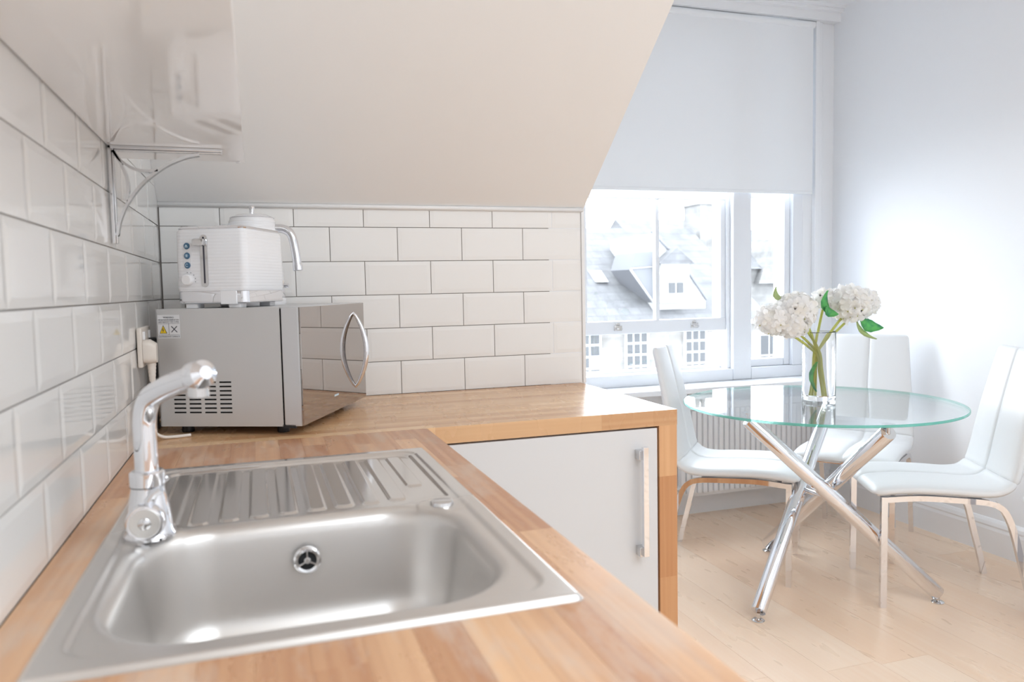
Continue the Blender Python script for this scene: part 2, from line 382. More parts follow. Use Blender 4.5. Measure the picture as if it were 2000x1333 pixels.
struct(t.build('trim_1', M['bead'], None), 'white bead along the top of the back tiles', 'trim')
struct(MB().rbox(1.2725, 1.284, -.006, .004, .9, 1.475, .002).build('trim_2', M['bead'], None), 'white edge strip at the right end of the back tiles', 'trim')
# sloping ceiling and flat ceiling
ys = -(ZC-SL0)/SLK
c = MB().prism([(.16, SL0-.0), (0, SL0), (ys, ZC), (ys, ZC+.1), (.16, ZC+.1)], 0, -.12, 1.283)
struct(c.build('ceiling', M['ceil'], None), 'sloping attic ceiling above the sink and the tiles', 'ceiling')
struct(MB().box(-.12, XR+.1, YB-.1, YF+.3, ZC, ZC+.1).build('ceiling.001', M['wall'], None), 'flat white ceiling over the dining corner', 'ceiling')
# right wall
struct(MB().box(XR, XR+.12, YB-.1, YF+.35, -.03, ZC).build('wall_right', M['wall'], None), 'plain white wall on the right of the table', 'wall')
def skirting(name, label, p0, p1, inward):
    """moulded board from p0 to p1; inward = unit vector into the room"""
    prof = [(0, 0), (.018, 0), (.018, .105), (.014, .118), (.016, .126), (.012, .14), (.005, .152), (0, .155)]
    d = Vector(p1)-Vector(p0); b = MB(); n = len(prof)
    vs = [Vector((*p0, 0))+Vector((*inward, 0))*a+Vector((0, 0, h)) for a, h in prof]+[Vector((*p1, 0))+Vector((*inward, 0))*a+Vector((0, 0, h)) for a, h in prof]
    b.add(vs, [tuple(range(n)), tuple(range(2*n-1, n-1, -1))]+[(i, (i+1) % n, n+(i+1) % n, n+i) for i in range(n)])
    return struct(b.build(name, M['gloss'], None), label, 'skirting board')
skirting('baseboard_right', 'white moulded skirting along the right wall', (XR, YB), (XR, YF), (-1, 0))
skirting('baseboard_far', 'white moulded skirting below the radiator and window', (1.283, YF), (XR-.018, YF), (0, -1))
# window wall
WX0, WX1 = 1.78, 3.12; WZ0, WZ1 = .70, 2.62
b = MB().box(1.283, WX0, YF, YF+.25, -.03, ZC).box(WX1, XR, YF, YF+.25, -.03, ZC).box(WX0, WX1, YF, YF+.25, -.03, WZ0).box(WX0, WX1, YF, YF+.25, WZ1, ZC)
struct(b.build('wall_far', M['wall'], None), 'white window wall of the dormer behind the table', 'wall')
struct(MB().rbox(1.60, XR, 1.0, 1.26, .672, .70, .005).build('window_sill', M['gloss'], None), 'white window board below the sash windows', 'window sill')
# trims round the blind
b = MB().box(1.55, XR, YF-.05, YF, 2.625, 2.668).box(1.55, XR, YF-.075, YF, 2.668, 2.684).box(1.55, XR, YF-.09, YF, 2.684, ZC)
struct(b.build('trim_3', M['gloss'], None), 'white cornice above the roller blind', 'trim')
b = MB().rbox(3.178, 3.205, YF-.03, YF, .70, 2.625, .003).rbox(3.205, 3.232, YF-.018, YF, .70, 2.625, .004)
struct(b.build('trim_4', M['gloss'], None), 'white casing up the right side of the window', 'trim')
# window_1: left sash window; window_2: narrow right one; box mullion between them
def panes(win, x0, x1, z0, z1, y): MB().box(x0, x1, y-.002, y+.002, z0, z1).build('pane', M['pane'], win)
w1 = struct(put('window_1', None), 'wide white sash window left of the mullion, bottom sash raised', 'window')
FY = 1.255
MB().rbox(WX0, 1.8211, FY-.032, FY+.05, 0.7625, WZ1, .004).build('frame_side', M['upvc'], w1)
MB().rbox(2.652, 2.6725, FY-.032, FY+.05, 0.7625, WZ1, .004).build('frame_side', M['upvc'], w1)
MB().rbox(WX0, 2.672, FY-.058, FY+.06, .70, 0.762, .004).build('frame_bottom', M['upvc'], w1)
MB().rbox(WX0, 2.672, FY-.052, FY+.052, 2.53, WZ1, .004).build('frame_top', M['upvc'], w1)
s1 = MB().rbox(1.8215, 1.8408, FY-.019, FY+.019, 1.0370, 1.666, .003).build('sash_stile', M['upvc'], w1)
MB().rbox(2.6219, 2.6515, FY-.019, FY+.019, 1.0370, 1.666, .003).build('sash_stile', M['upvc'], w1)
MB().rbox(1.8215, 2.6515, FY-.022, FY+.022, 0.9698, 1.0378, .004).build('bottom_rail', M['upvc'], w1)
MB().rbox(1.8215, 2.6515, FY-.021, FY+.021, 1.6652, 1.7125, .004).build('top_rail', M['upvc'], w1)
MB().rbox(2.2318, 2.2545, FY-.016, FY+.016, 1.0328, 1.6731, .003).build('glazing_bar', M['upvc'], w1)
panes(w1, 1.8358, 2.2348, 1.0328, 1.6731, FY); panes(w1, 2.2515, 2.6238, 1.0328, 1.6731, FY)
MB().rbox(1.8215, 2.6515, FY+.03, FY+.045, 0.757, 0.7787, .003).build('storm_rail', M['upvc'], w1)
panes(w1, 1.8215, 2.6515, 0.7718, 0.9737, FY+.038); panes(w1, 1.8215, 2.6515, 1.6928, 2.5399, FY+.038)
for hx in (2.0082, 2.4564):
    lf = MB().rbox(hx-.022, hx+.022, FY-.03, FY-.02, 0.9885, 1.0151, .003).rbox(hx-.016, hx+.016, FY-.048, FY-.028, 0.9954, 1.0033, .003).rbox(hx-.012, hx+.012, FY-.026, FY-.018, 1.0151, 1.0289, .003)
    lf.build('sash_lift', M['steel_d'], w1)
struct(MB().rbox(2.673, 2.789, 1.196, 1.40, .7005, WZ1, .006).build('trim_5', M['upvc'], None), 'broad white mullion between the two windows', 'mullion')
w2 = struct(put('window_2', None), 'narrow white fixed window right of the mullion', 'window')
MB().rbox(2.7895, 2.800, FY-.034, FY+.05, 0.7625, WZ1, .003).build('frame_side', M['upvc'], w2)
MB().rbox(3.0572, WX1+.03, FY-.054, FY+.06, 0.7625, WZ1, .004).build('frame_side', M['upvc'], w2)
MB().rbox(3.0198, 3.0563, FY-.03, FY+.03, 0.7639, 2.5596, .004).build('sash_stile', M['upvc'], w2)
MB().rbox(2.7895, WX1, FY-.058, FY+.058, .70, 0.762, .004).build('frame_bottom', M['upvc'], w2)
MB().rbox(2.8005, 3.0188, FY-.028, FY+.028, 0.763, 0.8043, .004).build('bottom_rail', M['upvc'], w2)
MB().rbox(2.8005, 3.0188, FY-.028, FY+.028, 1.6829, 1.7125, .004).build('meeting_rail', M['upvc'], w2)
panes(w2, 2.800, 3.020, 0.8014, 1.6879, FY); panes(w2, 2.800, 3.020, 1.7076, 2.5596, FY)
struct(MB().box(-.12, XR+.1, YB-.12, YB, -.03, ZC).build('wall_rear', M['wall'], None), 'plain white wall behind the photographer', 'wall')

# ================================================================== ROLLER BLIND
t = thing('roller_blind', 'pale grey roller blind drawn halfway down over the windows', 'blind', (2.43, 1.182, 2.60))
MB().box(-.79, .738, -.001, .001, -.888, .0).build('fabric', M['blind'], t)
MB().rbox(-.79, .738, -.004, .004, -.902, -.884, .003).build('bottom_bar', M['blind'], t)
MB().tube([(-.80, .0, .005), (.742, .0, .005)], .018, 16).build('roller', M['blind'], t)

# ================================================================== RADIATOR
t = thing('radiator', 'white ribbed panel radiator under the window board', 'radiator', (2.70, 1.085, .12))
RW = .42
MB().box(-RW, RW, .01, .02, 0, .47).build('back_panel', M['rad'], t)
k = 0
n = 26
for i in range(n):
    x = -RW+(i+.5)*2*RW/n
    MB().prism([(x-.0155, .012), (x-.011, -.006), (x+.011, -.006), (x+.0155, .012)], 2, .02, .45, False).build('rib', M['rad'], t)
MB().rbox(-RW-.004, RW+.004, -.012, .05, .455, .49, .004).build('top_grille', M['rad'], t)
v = MB().lathe([(.012, 0), (.018, .01), (.018, .05), (.014, .06), (0, .06)], 14, Matrix.Translation((-RW-.05, 0, .06)))
v.tube([(-RW-.05, 0, -.12), (-RW-.05, 0, .06)], .0075, 8); v.tube([(-RW-.05, 0, .05), (-RW+.005, .012, .05)], .009, 8); v.build('valve', M['white'], t)
for sx in (-.3, .3): MB().box(sx-.015, sx+.015, .02, .1, .1, .4).build('bracket', M['rad'], t)

# ================================================================== BASE CABINETS
t = thing('base_cabinet', 'white base cabinet with tall bar handle under the back worktop', 'cabinet', (.92, -.32, 0))
cx0, cx1 = -.31, .293
b = MB().box(cx0, cx0+.018, -.275, .30, .1, .858).box(cx1-.018, cx1, -.275, .30, .1, .858).box(cx0, cx1, -.275, .30, .1, .118).box(cx0, cx1, .282, .30, .1, .858).box(cx0, cx1, -.275, -.17, .84, .858)
b.build('carcass', M['carc'], t)
MB().rbox(-.297, .290, -.297, -.278, .15, .855, .0015).build('door', M['cab'], t)
d = [o for o in bpy.data.objects if o.parent == t and o.name.startswith('door')][0]
h = MB().rbox(.232, .247, -.332, -.320, .535, .815, .001)
h.build('handle', M['chrome'], d)
for hz in (.545, .793): MB().rbox(.226, .246, -.322, -.297, hz-.012, hz+.012, .001).build('handle_post', M['steel_d'], d)
MB().box(cx0, cx1, -.23, -.21, 0, .1).build('plinth', M['carc'], t)
t = thing('base_cabinet.001', 'white base cabinet below the stainless steel sink', 'cabinet', (.30, -1.23, 0))
MB().box(-.28, .27, -.60, -.582, .1, .858).box(-.28, .27, .582, .60, .1, .858).box(-.28, .27, -.6, .6, .1, .118).box(-.28, -.262, -.6, .6, .1, .858).build('carcass', M['carc'], t)
for a, b_ in ((-.598, -.002), (.002, .598)):
    d = MB().rbox(.272, .290, a, b_, .15, .855, .0015).build('door', M['cab'], t)
    q = b_-.05 if a < -.1 else a+.05
    MB().rbox(.312, .324, q-.007, q+.007, .535, .815, .001).build('handle', M['chrome'], d)
MB().box(.2, .22, -.6, .6, 0, .1).build('plinth', M['carc'], t)

# oak end panel, staves running upright
t = thing('end_panel', 'upright oak panel closing the end of the worktop by the table', 'panel', (1.2395, -.31, 0))
nrow = 14
for i in range(nrow):
    ya = -.31+i*.62/nrow; yb = ya+.62/nrow
    cuts = [0, .462, .728, .86] if i == 0 else [0]+sorted(random.uniform(.12, .75) for _ in range(2))+[.86]
    for za, zb in zip(cuts[:-1], cuts[1:]):
        MB().box(-(zb-za)/2, (zb-za)/2, -(yb-ya)/2+.0002, (yb-ya)/2-.0002, -.0255, .0255).build('stave', M['oak_p'], t, (0, (ya+yb)/2, (za+zb)/2), (0, PI/2, 0))

# ================================================================== WORKTOPS
def run(root, along_y, lat0, lat1, lon0, lon1, nrows, mat, hole=None, lens=(.22, .62)):
    """staves laid side by side; hole = (lat0, lat1, lon0, lon1) left open for the sink"""
    wr = (lat1-lat0)/nrows
    for i in range(nrows):
        la, lb = lat0+i*wr, lat0+(i+1)*wr
        pos = lon0; cuts = [lon0]
        pos -= random.uniform(0, lens[0])
        while True:
            pos += random.uniform(*lens)
            if pos > lon1-.06: break
            if pos > lon0+.05: cuts.append(pos)
        cuts.append(lon1)
        for a, b_ in zip(cuts[:-1], cuts[1:]):
            segs = [(la, lb, a, b_)]
            if hole and lb > hole[0] and la < hole[1]:
                segs = []
                if a < hole[2]: segs.append((la, lb, a, min(b_, hole[2])))
                if b_ > hole[3]: segs.append((la, lb, max(a, hole[3]), b_))
                m0, m1 = max(a, hole[2]), min(b_, hole[3])
                if m1 > m0:
                    if la < hole[0]: segs.append((la, hole[0], m0, m1))
                    if lb > hole[1]: segs.append((hole[1], lb, m0, m1))
            for A, B, C_, D in segs:
                if D-C_ < .004 or B-A < .002: continue
                L, W = D-C_, B-A; dz = random.uniform(-.00012, 0)
                m = MB().box(-L/2+.0001, L/2-.0001, -W/2+.0001, W/2-.0001, -.04, dz)
                lc = ((A+B)/2, (C_+D)/2, .04) if along_y else ((C_+D)/2, (A+B)/2, .04)
                m.build('stave', mat, root, lc, (0, 0, PI/2 if along_y else 0))
t = thing('worktop', 'worn oak butcher block worktop holding the sink along the left wall', 'worktop', (0, 0, .86))
run(t, True, .001, .612, -1.845, -.6205, 13, M['oak_l'], hole=(.070, .534, -1.628, -.872))
t = thing('worktop.001', 'smooth oak butcher block worktop under the microwave along the back tiles', 'worktop', (0, 0, .86))
run(t, False, -.62, -.001, .001, 1.266, 17, M['oak_b'], lens=(.35, .8))

# ================================================================== SINK (single stainless pressing as one sheet)
sk = thing('kitchen_sink', 'brushed stainless steel inset sink with ribbed drainer beside the tiles', 'sink', (.305, -1.2425, .90))
SX0, SX1, SY0, SY1 = .047-.305, .557-.305, -1.650+1.2425, -.85+1.2425
def sdf(x, y, x0, x1, y0, y1, r):
    cx, cy = (x0+x1)/2, (y0+y1)/2; qx = abs(x-cx)-(x1-x0)/2+r; qy = abs(y-cy)-(y1-y0)/2+r
    return math.hypot(max(qx, 0), max(qy, 0))+min(max(qx, qy), 0)-r      # negative inside
def sst(a, b, x):
    t = min(1, max(0, (x-a)/(b-a))); return t*t*(3-2*t)
# bowl wall profile integrated from a slope angle that rolls over, runs steep and rolls out
prof = [(0, 0)]; d_ = h_ = 0; s_ = 0; dep = .155; A_ = math.radians(81)
while True:
    if s_ < .03: a = A_*s_/.03
    elif dep-h_ > .042: a = A_
    else: a = A_*max(0, (dep-h_)/.042)**.55
    ds = .0005; d_ += ds*math.cos(a); h_ += ds*math.sin(a); s_ += ds; prof.append((d_, h_))
    if a < .02 and s_ > .05 or s_ > .4: break
def bowl(d):
    if d <= 0: return 0
    if d >= prof[-1][0]: return prof[-1][1]
    lo, hi = 0, len(prof)-1
    while hi-lo > 1:
        m_ = (lo+hi)//2
        if prof[m_][0] <= d: lo = m_
        else: hi = m_
    t = (d-prof[lo][0])/max(1e-9, prof[hi][0]-prof[lo][0]); return prof[lo][1]+(prof[hi][1]-prof[lo][1])*t
BX0, BX1, BY0, BY1 = .090-.305, .506-.305, -1.606+1.2425, -1.250+1.2425
fing = [(.120+.0405*i, -1.222+.003*i-(.0 if i < 9 else -.07), -.895) for i in range(10)]
def zsink(x, y):
    z = .006
    e = sdf(x, y, SX0, SX1, SY0, SY1, .010)
    z -= .006*sst(-.007, 0, e)                                          # rolled outer edge
    rec = sdf(x, y, SX0+.026, SX1-.026, SY0+.030, SY1-.024, .035)
    z -= .0035*sst(.003, -.006, rec)                                    # pressed inner field
    tap = math.hypot(x-(.100-.305), y-(-1.262+1.2425)); z += .0025*sst(.052, .040, tap)
    cov = math.hypot(x-(.497-.305), y-(-1.262+1.2425)); z += .0015*sst(.040, .032, cov)
    dr = sdf(x, y, .088-.305, .522-.305, -1.235+1.2425+.04*sst(.10, .2, x)*0, -.88+1.2425, .03)
    dr = max(dr, .052-cov, .055-tap)
    z -= .004*sst(.0, -.007, dr)
    f = 0
    for fx, fy0, fy1 in fing:
        q = sdf(x, y, fx-.0125-.305, fx+.0125-.305, fy0+1.2425, fy1+1.2425, .009); f = max(f, sst(.0018, -.0018, q))
    z += .0024*f
    b_ = sdf(x, y, BX0, BX1, BY0, BY1, .100)
    if b_ < .012: z -= bowl(.012-b_)
    return z
def axisgrid(a, b, hot, fine, coarse):
    out = [a]; x = a
    while x < b-1e-6:
        d = min(abs(x-h) for h in hot); st = fine if d < .045 else coarse
        x = min(b, x+st); out.append(x)
    return out
gx = axisgrid(SX0, SX1, (BX0+.01, BX1-.01, SX0, SX1), .0016, .0017); gy = axisgrid(SY0, SY1, (BY0+.01, BY1-.01, SY0, SY1, -.03), .0018, .0032)
nx, ny = len(gx), len(gy); vs = []; keep = []
for y in gy:
    for x in gx:
        vs.append((x, y, zsink(x, y))); keep.append(sdf(x, y, SX0, SX1, SY0, SY1, .010) < .0012)
fs = [(j*nx+i, j*nx+i+1, (j+1)*nx+i+1, (j+1)*nx+i) for j in range(ny-1) for i in range(nx-1) if keep[j*nx+i] and keep[j*nx+i+1] and keep[(j+1)*nx+i] and keep[(j+1)*nx+i+1]]
me = bpy.data.meshes.new('basin'); me.from_pydata(vs, [], fs); me.materials.append(M['sinkm'])
bm = bmesh.new(); bm.from_mesh(me); bmesh.ops.delete(bm, geom=[v for v in bm.verts if not v.link_faces], context='VERTS'); bm.to_mesh(me); bm.free()
for p in me.polygons: p.use_smooth = True
put('basin', me, sk)
R = Matrix.Rotation(PI/2, 4, 'X')
oz = -.048; oy = BY1-.012-.0195
ovm = Matrix.Translation((-.003, oy, oz)) @ Matrix.Rotation(math.radians(-6), 4, 'X') @ R
MB().lathe([(.0125, .004), (.016, .005), (.0185, .003), (.019, -.002)], 36, ovm, cap=False).build('overflow_ring', M['steel_d'], sk)
MB().lathe([(0, .0005), (.0145, .0005)], 36, ovm, cap=False).build('overflow_hole', M['dark'], sk)
b = MB().lathe([(.0045, -.001), (.0045, .005), (.003, .0065), (0, .0065)], 20, ovm)
for a in (90, 210, 330):
    a = math.radians(a); p = lambda r, o: ovm @ Vector((r*math.cos(a)-o*math.sin(a), r*math.sin(a)+o*math.cos(a), .003))
    b.tube([p(.003, 0), p(.0145, 0)], .0016, 6)
b.build('overflow_grille', M['steel_d'], sk)
MB().lathe([(0, .0095), (.0150, .0095), (.0165, .0085), (.0175, .004)], 40, Matrix.Translation((.497-.305, -1.262+1.2425, 0))).build('tap_hole_cover', M['steel_d'], sk)
MB().lathe([(0, -.146), (.022, -.146), (.026, -.1425), (.041, -.141), (.044, -.146)], 40, Matrix.Translation((-.003, -.165, 0)), cap=False).build('waste', M['steel_d'], sk)

# ================================================================== TAP
tp = thing('kitchen_tap', 'chrome mixer tap with swan spout standing on the sink edge', 'tap', (.106, -1.264, .9055))
prof_t = [(.031, -.001), (.032, .003), (.029, .008), (.0265, .03), (.0225, .052), (.0205, .062), (.0205, .066), (.0215, .067), (.0215, .084), (.0185, .0865), (0, .0865)]
MB().lathe(prof_t, 40).build('body', M['chrome'], tp)
MB().lathe([(.0208, .0655), (.0218, .0662), (.0208, .067)], 40, cap=False).build('collar_groove', M['dark'], tp)
sp = smoothpath([(0, 0, .084), (0, 0, .125), (.001, -.001, .158), (.010, -.010, .182), (.030, -.034, .196), (.052, -.064, .207), (.068, -.088, .214)], 8)
MB().tube(sp, .0145, 24).build('spout', M['chrome'], tp)
dirv = (sp[-1]-sp[-4]).normalized()
e = sp[-1]
b = MB().tube([e-dirv*.004, e+dirv*.002, e+dirv*.014, e+dirv*.024, e+dirv*.030], [.0145, .018, .0185, .0165, .008], 24)
b.build('spout_end', M['chrome'], tp)
MB().lathe([(.0115, -.026), (.0125, -.025), (.0125, -.005), (.0135, 0)], 24, Matrix.Translation(e+dirv*.010)).build('aerator', M['steel_d'], tp)
for sgn, nm in ((-1, 'hot'), (1, 'cold')):
    mm = Matrix.Translation((-.001, sgn*.018, .0265)) @ Matrix.Scale(.88, 4) @ Matrix.Rotation(-sgn*PI/2, 4, 'X') 
    kn = MB().lathe([(.018, -.006), (.021, .0), (.0265, .006), (.0275, .012), (.0265, .020), (.0245, .0245), (.0215, .0250), (.020, .0246), (0, .0246)], 36, mm).build('knob', M['chrome'], tp)
    MB().lathe([(0, .0256), (.0205, .0256), (.0215, .0246)], 36, mm, cap=False).build('knob_face', M['steel'], kn)
    kn['label'] = 'round chrome tap knob facing the viewer' if sgn < 0 else 'round chrome tap knob on the far side'
    MB().lathe([(.0085, .025), (.0085, .0275), (.006, .0292), (0, .0295)], 24, mm).build('cap', M['steel_d'], kn)
    MB().tube([Vector((.004, sgn*.026, .050)), Vector((.010, sgn*.030, .062)), Vector((.020, sgn*.034, .068))], [.007, .006, .0045], 12).build('lever', M['chrome'], tp)

# ================================================================== MICROWAVE
YAW = -.431; MD, MW_, MH = .338, .467, .267
u_ = Vector((math.cos(YAW), math.sin(YAW), 0)); v_ = Vector((-u_.y, u_.x, 0))
mc = Vector((.340, -.591, .90))-u_*MD/2+v_*MW_/2
mw = thing('microwave', 'silver microwave with mirrored door standing in the worktop corner', 'microwave', mc, YAW)
x0, x1, y0, y1, zb, zt = -MD/2, MD/2, -MW_/2, MW_/2, .02, .02+MH
xs_ = x1-.047
b = MB().box(x0, xs_, y0+.004, y1, zt-.003, zt).box(x0, xs_, y0+.004, y1, zb, zb+.003).box(x0, x0+.003, y0, y1, zb, zt).box(x0, xs_, y1-.003, y1, zb, zt)
# pierced side panel
cols = [x1-.180-.0365*i for i in range(4)]; rows = [zb+.033+.0098*i for i in range(8)]
gxs = sorted([x0, xs_]+[c_+s for c_ in cols for s in (-.014, .014)]); gzs = sorted([zb, zt]+[r_+s for r_ in rows for s in (-.0028, .0028)])
for i in range(len(gxs)-1):
    for j in range(len(gzs)-1):
        mx_, mz_ = (gxs[i]+gxs[i+1])/2, (gzs[j]+gzs[j+1])/2
        if any(abs(mx_-c_) < .013 for c_ in cols) and any(abs(mz_-r_) < .0025 for r_ in rows): continue
        b.add([(gxs[i], y0, gzs[j]), (gxs[i+1], y0, gzs[j]), (gxs[i+1], y0, gzs[j+1]), (gxs[i], y0, gzs[j+1])], [(0, 1, 2, 3)])
b.box(x0, xs_, y0+.0001, y0+.004, zt-.004, zt)
cas = b.build('casing', M['mw'], mw)
MB().box(x0+.01, xs_-.01, y0+.008, y1-.01, zb+.01, zt-.01).build('cavity', M['dark'], mw)
for c_ in cols:
    for r_ in rows:
        MB().prism([(y0+.0002, r_+.0028), (y0-.0012, r_+.0010), (y0+.0006, r_+.0006), (y0+.003, r_+.0022)], 0, c_-.014, c_+.014).build('vent_louvre', M['mw'], cas)
dr = MB().rbox(xs_+.0025, x1-.004, y0, y1, zb, zt, .0025).build('door', M['mwtrim'], mw)
MB().box(xs_, xs_+.003, y0+.004, y1-.004, zb+.003, zt-.003).build('door_gap', M['dark'], mw)
MB().rbox(x1-.0045, x1, y0+.001, y1-.001, zb+.001, zt-.001, .001).build('door_glass', M['mirror'], dr)
hy = y0+.375
hp = [Vector((x1-.001+.034*math.sin(PI*k/24)**.8 if 0 < k < 24 else x1-.003, hy, zb+.040+(.202)*k/24)) for k in range(25)]
MB().tube(hp, [.004+.0035*math.sin(PI*k/24) for k in range(25)], 12).build('handle', M['chrome'], dr)
MB().box(x1, x1+.0006, y0+.205, y0+.235, zb+.038, zb+.0425).build('badge', M['icon'], dr)
MB().box(xs_-.002, xs_+.028, y0+.0, y0+.006, zb-.004, zb+.004).build('hinge', M['black'], mw)
for fx, fy in ((x0+.04, y0+.045), (xs_-.02, y0+.045), (x0+.04, y1-.045), (xs_-.02, y1-.045)):
    MB().lathe([(.013, 0), (.014, .004), (.012, .021)], 16, Matrix.Translation((fx, fy, 0))).build('foot', M['black'], mw)
# warning label on the side panel
lx, lz = x1-.307, zb+.2275
st = MB().box(-.0265, .0265, -.0004, 0, -.0265, .0265).build('warning_sticker', M['paper'], mw, (lx, y0-.0003, lz)); st['label'] = 'white warning sticker with yellow triangle'
YT = -.0007
for bd, sz, zz in (('WARNING', .0052, .0205), ('MICROWAVE ENERGY DO', .0042, .0150), ('NOT REMOVE THIS COVER', .0040, .0103), ('CAUTION HOT SURFACE', .0045, -.0228)):
    text('sticker_text', bd, sz, M['ink'], st, (0, YT, zz), (PI/2, 0, 0))
b = MB().box(-.025, .025, YT, -.0004, .0065, .0071).box(-.0003, .0003, YT, -.0004, -.0185, .0065).box(-.025, .025, YT, -.0004, -.0191, -.0185)
for ang in (45, -45):
    c_, s_2 = math.cos(math.radians(ang)), math.sin(math.radians(ang))
    q = [(-.0095, -.0009), (.0095, -.0009), (.0095, .0009), (-.0095, .0009)]
    b.prism([(.0125+a*c_-d*s_2, -.006+a*s_2+d*c_) for a, d in q], 1, YT, -.0004)
b.build('sticker_lines', M['ink'], st)
MB().prism([(-.0225, -.0155), (-.0045, -.0155), (-.0135, .0035)], 1, YT, -.0004).build('triangle_border', M['ink'], st)
MB().prism([(-.0208, -.0146), (-.0062, -.0146), (-.0135, .0012)], 1, YT-.0003, YT).build('triangle', M['yellow'], st)
zz = [(-.0143, -.0035), (-.0128, -.0035), (-.0136, -.0075), (-.0118, -.0075), (-.0146, -.0135), (-.0140, -.0092), (-.0155, -.0092)]
MB().prism(zz, 1, YT-.0006, YT-.0003).build('lightning_mark', M['ink'], st)

# ================================================================== TOASTER (on the microwave)
def mwp(a, b_, z):
    """a = back from door face, b_ = away from the viewer's side panel"""
    return Vector((.340, -.591, 0))-u_*a+v_*b_+Vector((0, 0, z))
TW, TL, TH_ = .168, .214, .178
to = thing('toaster', 'white ribbed two slice toaster with chrome base on the microwave', 'toaster', mwp(.2135, .020+TL/2, .90+zt), YAW)
to.scale = (1, 1, 1.045)
def loop(x0, x1, y0, y1, r, z): return [(px, py, z) for px, py in rrect(x0, x1, y0, y1, r, 6)]
def loft(b, loops, capt=True, capb=True):
    n = len(loops[0]); vs = [p for l_ in loops for p in l_]
    b.add(vs, [(i*n+k, i*n+(k+1) % n, (i+1)*n+(k+1) % n, (i+1)*n+k) for i in range(len(loops)-1) for k in range(n)], True)
    if capb: b.add(loops[0], [tuple(range(n-1, -1, -1))])
    if capt: b.add(loops[-1], [tuple(range(n))])
    return b
def L(k, z, r=.015): return loop(-TW/2+k, TW/2-k, -TL/2+k, TL/2-k, r, z)
loft(MB(), [L(.003, .010), L(.001, .012), L(.001, .036), L(.002, .0375)]).build('base_band', M['chrome'], to)
bo = loft(MB(), [L(.001, .0375, .016), L(.0, .041, .016), L(.0, .10, .016), L(.001, .166, .016), L(.005, .172, .016)]).build('body', M['ribs'], to)
loft(MB(), [L(.004, .1715, .016), L(.003, .1735, .016), L(.006, .177, .016), L(.012, .178, .012)], capb=False).build('top_rim', M['chrome'], to)
MB().box(-.058, .058, -.09, .09, .176, .179).build('top_plate', M['white'], to)
for sx in (-.026, .026): MB().box(sx-.014, sx+.014, -.078, .078, .178, .1795).build('bread_slot', M['dark'], to)
for fx in (-.052, .050):
    for fy in (-.08, .08): MB().rbox(fx-.014, fx+.014, fy-.02, fy+.012, 0, .011, .002).build('foot', M['white'], to)
MB().rbox(.022, .060, -TL/2-.0015, -TL/2+.004, .008, .037, .001).build('crumb_tray', M['white'], to)
yf = -TL/2
b = MB().prism([(x, z) for x, z in rrect(-.0215, -.0045, .046, .1585, .0083, 5)], 1, yf-.0016, yf+.001).build('lever_track', M['steel_d'], to)
MB().rbox(-.0150, -.0110, yf-.0021, yf-.0005, .054, .154, .0004).build('lever_slot', M['ink'], to)
MB().rbox(-.034, -.0065, yf-.016, yf-.001, .134, .150, .004).build('lever', M['steel_d'], to)
MB().prism(rrect(-.0615, -.0435, .083, .1445, .0088, 5), 1, yf-.0012, yf+.001).build('button_panel', M['white'], to)
for i, z in enumerate((.135, .114, .0935)):
    bt = MB().lathe([(.0068, 0), (.0072, .0015), (.0062, .0032), (0, .0034)], 24, Matrix.Translation((-.0525, yf-.001, z)) @ R).build('button', M['blue'], to)
    ic = MB(); yy = yf-.0052
    if i == 0: ic.prism([(-.0558, z-.001), (-.0492, z-.001), (-.0525, z+.0032)], 1, yy, yy+.001).box(-.0558, -.0492, yy, yy+.001, z-.003, z-.0018)
    elif i == 1:
        for a in (0, 60, 120):
            c_, s_2 = math.cos(math.radians(a)), math.sin(math.radians(a))
            ic.prism([(-.0525+p*c_-q*s_2, z+p*s_2+q*c_) for p, q in ((-.0038, -.0005), (.0038, -.0005), (.0038, .0005), (-.0038, .0005))], 1, yy, yy+.001)
    else:
        ic.tube([(-.0525+.003*math.cos(a/10*1.6*PI+.6), yy, z+.003*math.sin(a/10*1.6*PI+.6)) for a in range(11)], .0006, 6)
    ic.build('icon', M['icon'], bt)
MB().lathe([(.0122, 0), (.0128, .003), (.0115, .012), (.0100, .0132), (0, .0134)], 28, Matrix.Translation((-.052, yf, .062)) @ R).build('browning_dial', M['white'], to)
b = MB()
for a in (100, 70, 40, 10, -15):
    a = math.radians(a); b.rbox(-.052+.0162*math.cos(a)-.0007, -.052+.0162*math.cos(a)+.0007, yf-.0006, yf+.0005, .062+.0162*math.sin(a)-.0010, .062+.0162*math.sin(a)+.0010, .0002)
b.build('dial_marks', M['ink'], to)

# ================================================================== KETTLE
ke = thing('electric_kettle', 'white jug kettle with chrome handle behind the toaster', 'kettle', mwp(.272, .372, .90+zt), YAW)
MB().lathe([(.080, 0), (.082, .004), (.082, .014), (.076, .020), (0, .020)], 40).build('power_base', M['white'], ke)
MB().lathe([(.078, .020), (.0785, .022), (.0785, .046), (.077, .048)], 40, cap=False).build('chrome_band', M['chrome'], ke)
MB().lathe([(.077, .046), (.0775, .050), (.074, .12), (.068, .185), (.064, .214), (.060, .222)], 48, cap=False).build('jug', M['ribs'], ke)
MB().lathe([(.060, .221), (.0605, .224), (.055, .236), (.040, .243), (0, .245)], 40).build('lid', M['white'], ke)
MB().lathe([(.0575, .2335), (.0585, .2345), (.0575, .2355)], 40, cap=False).build('lid_ring', M['chrome'], ke)
MB().lathe([(.007, .243), (.0055, .248), (.0065, .258), (.008, .264), (.006, .268), (0, .269)], 20).build('lid_knob', M['chrome'], ke)
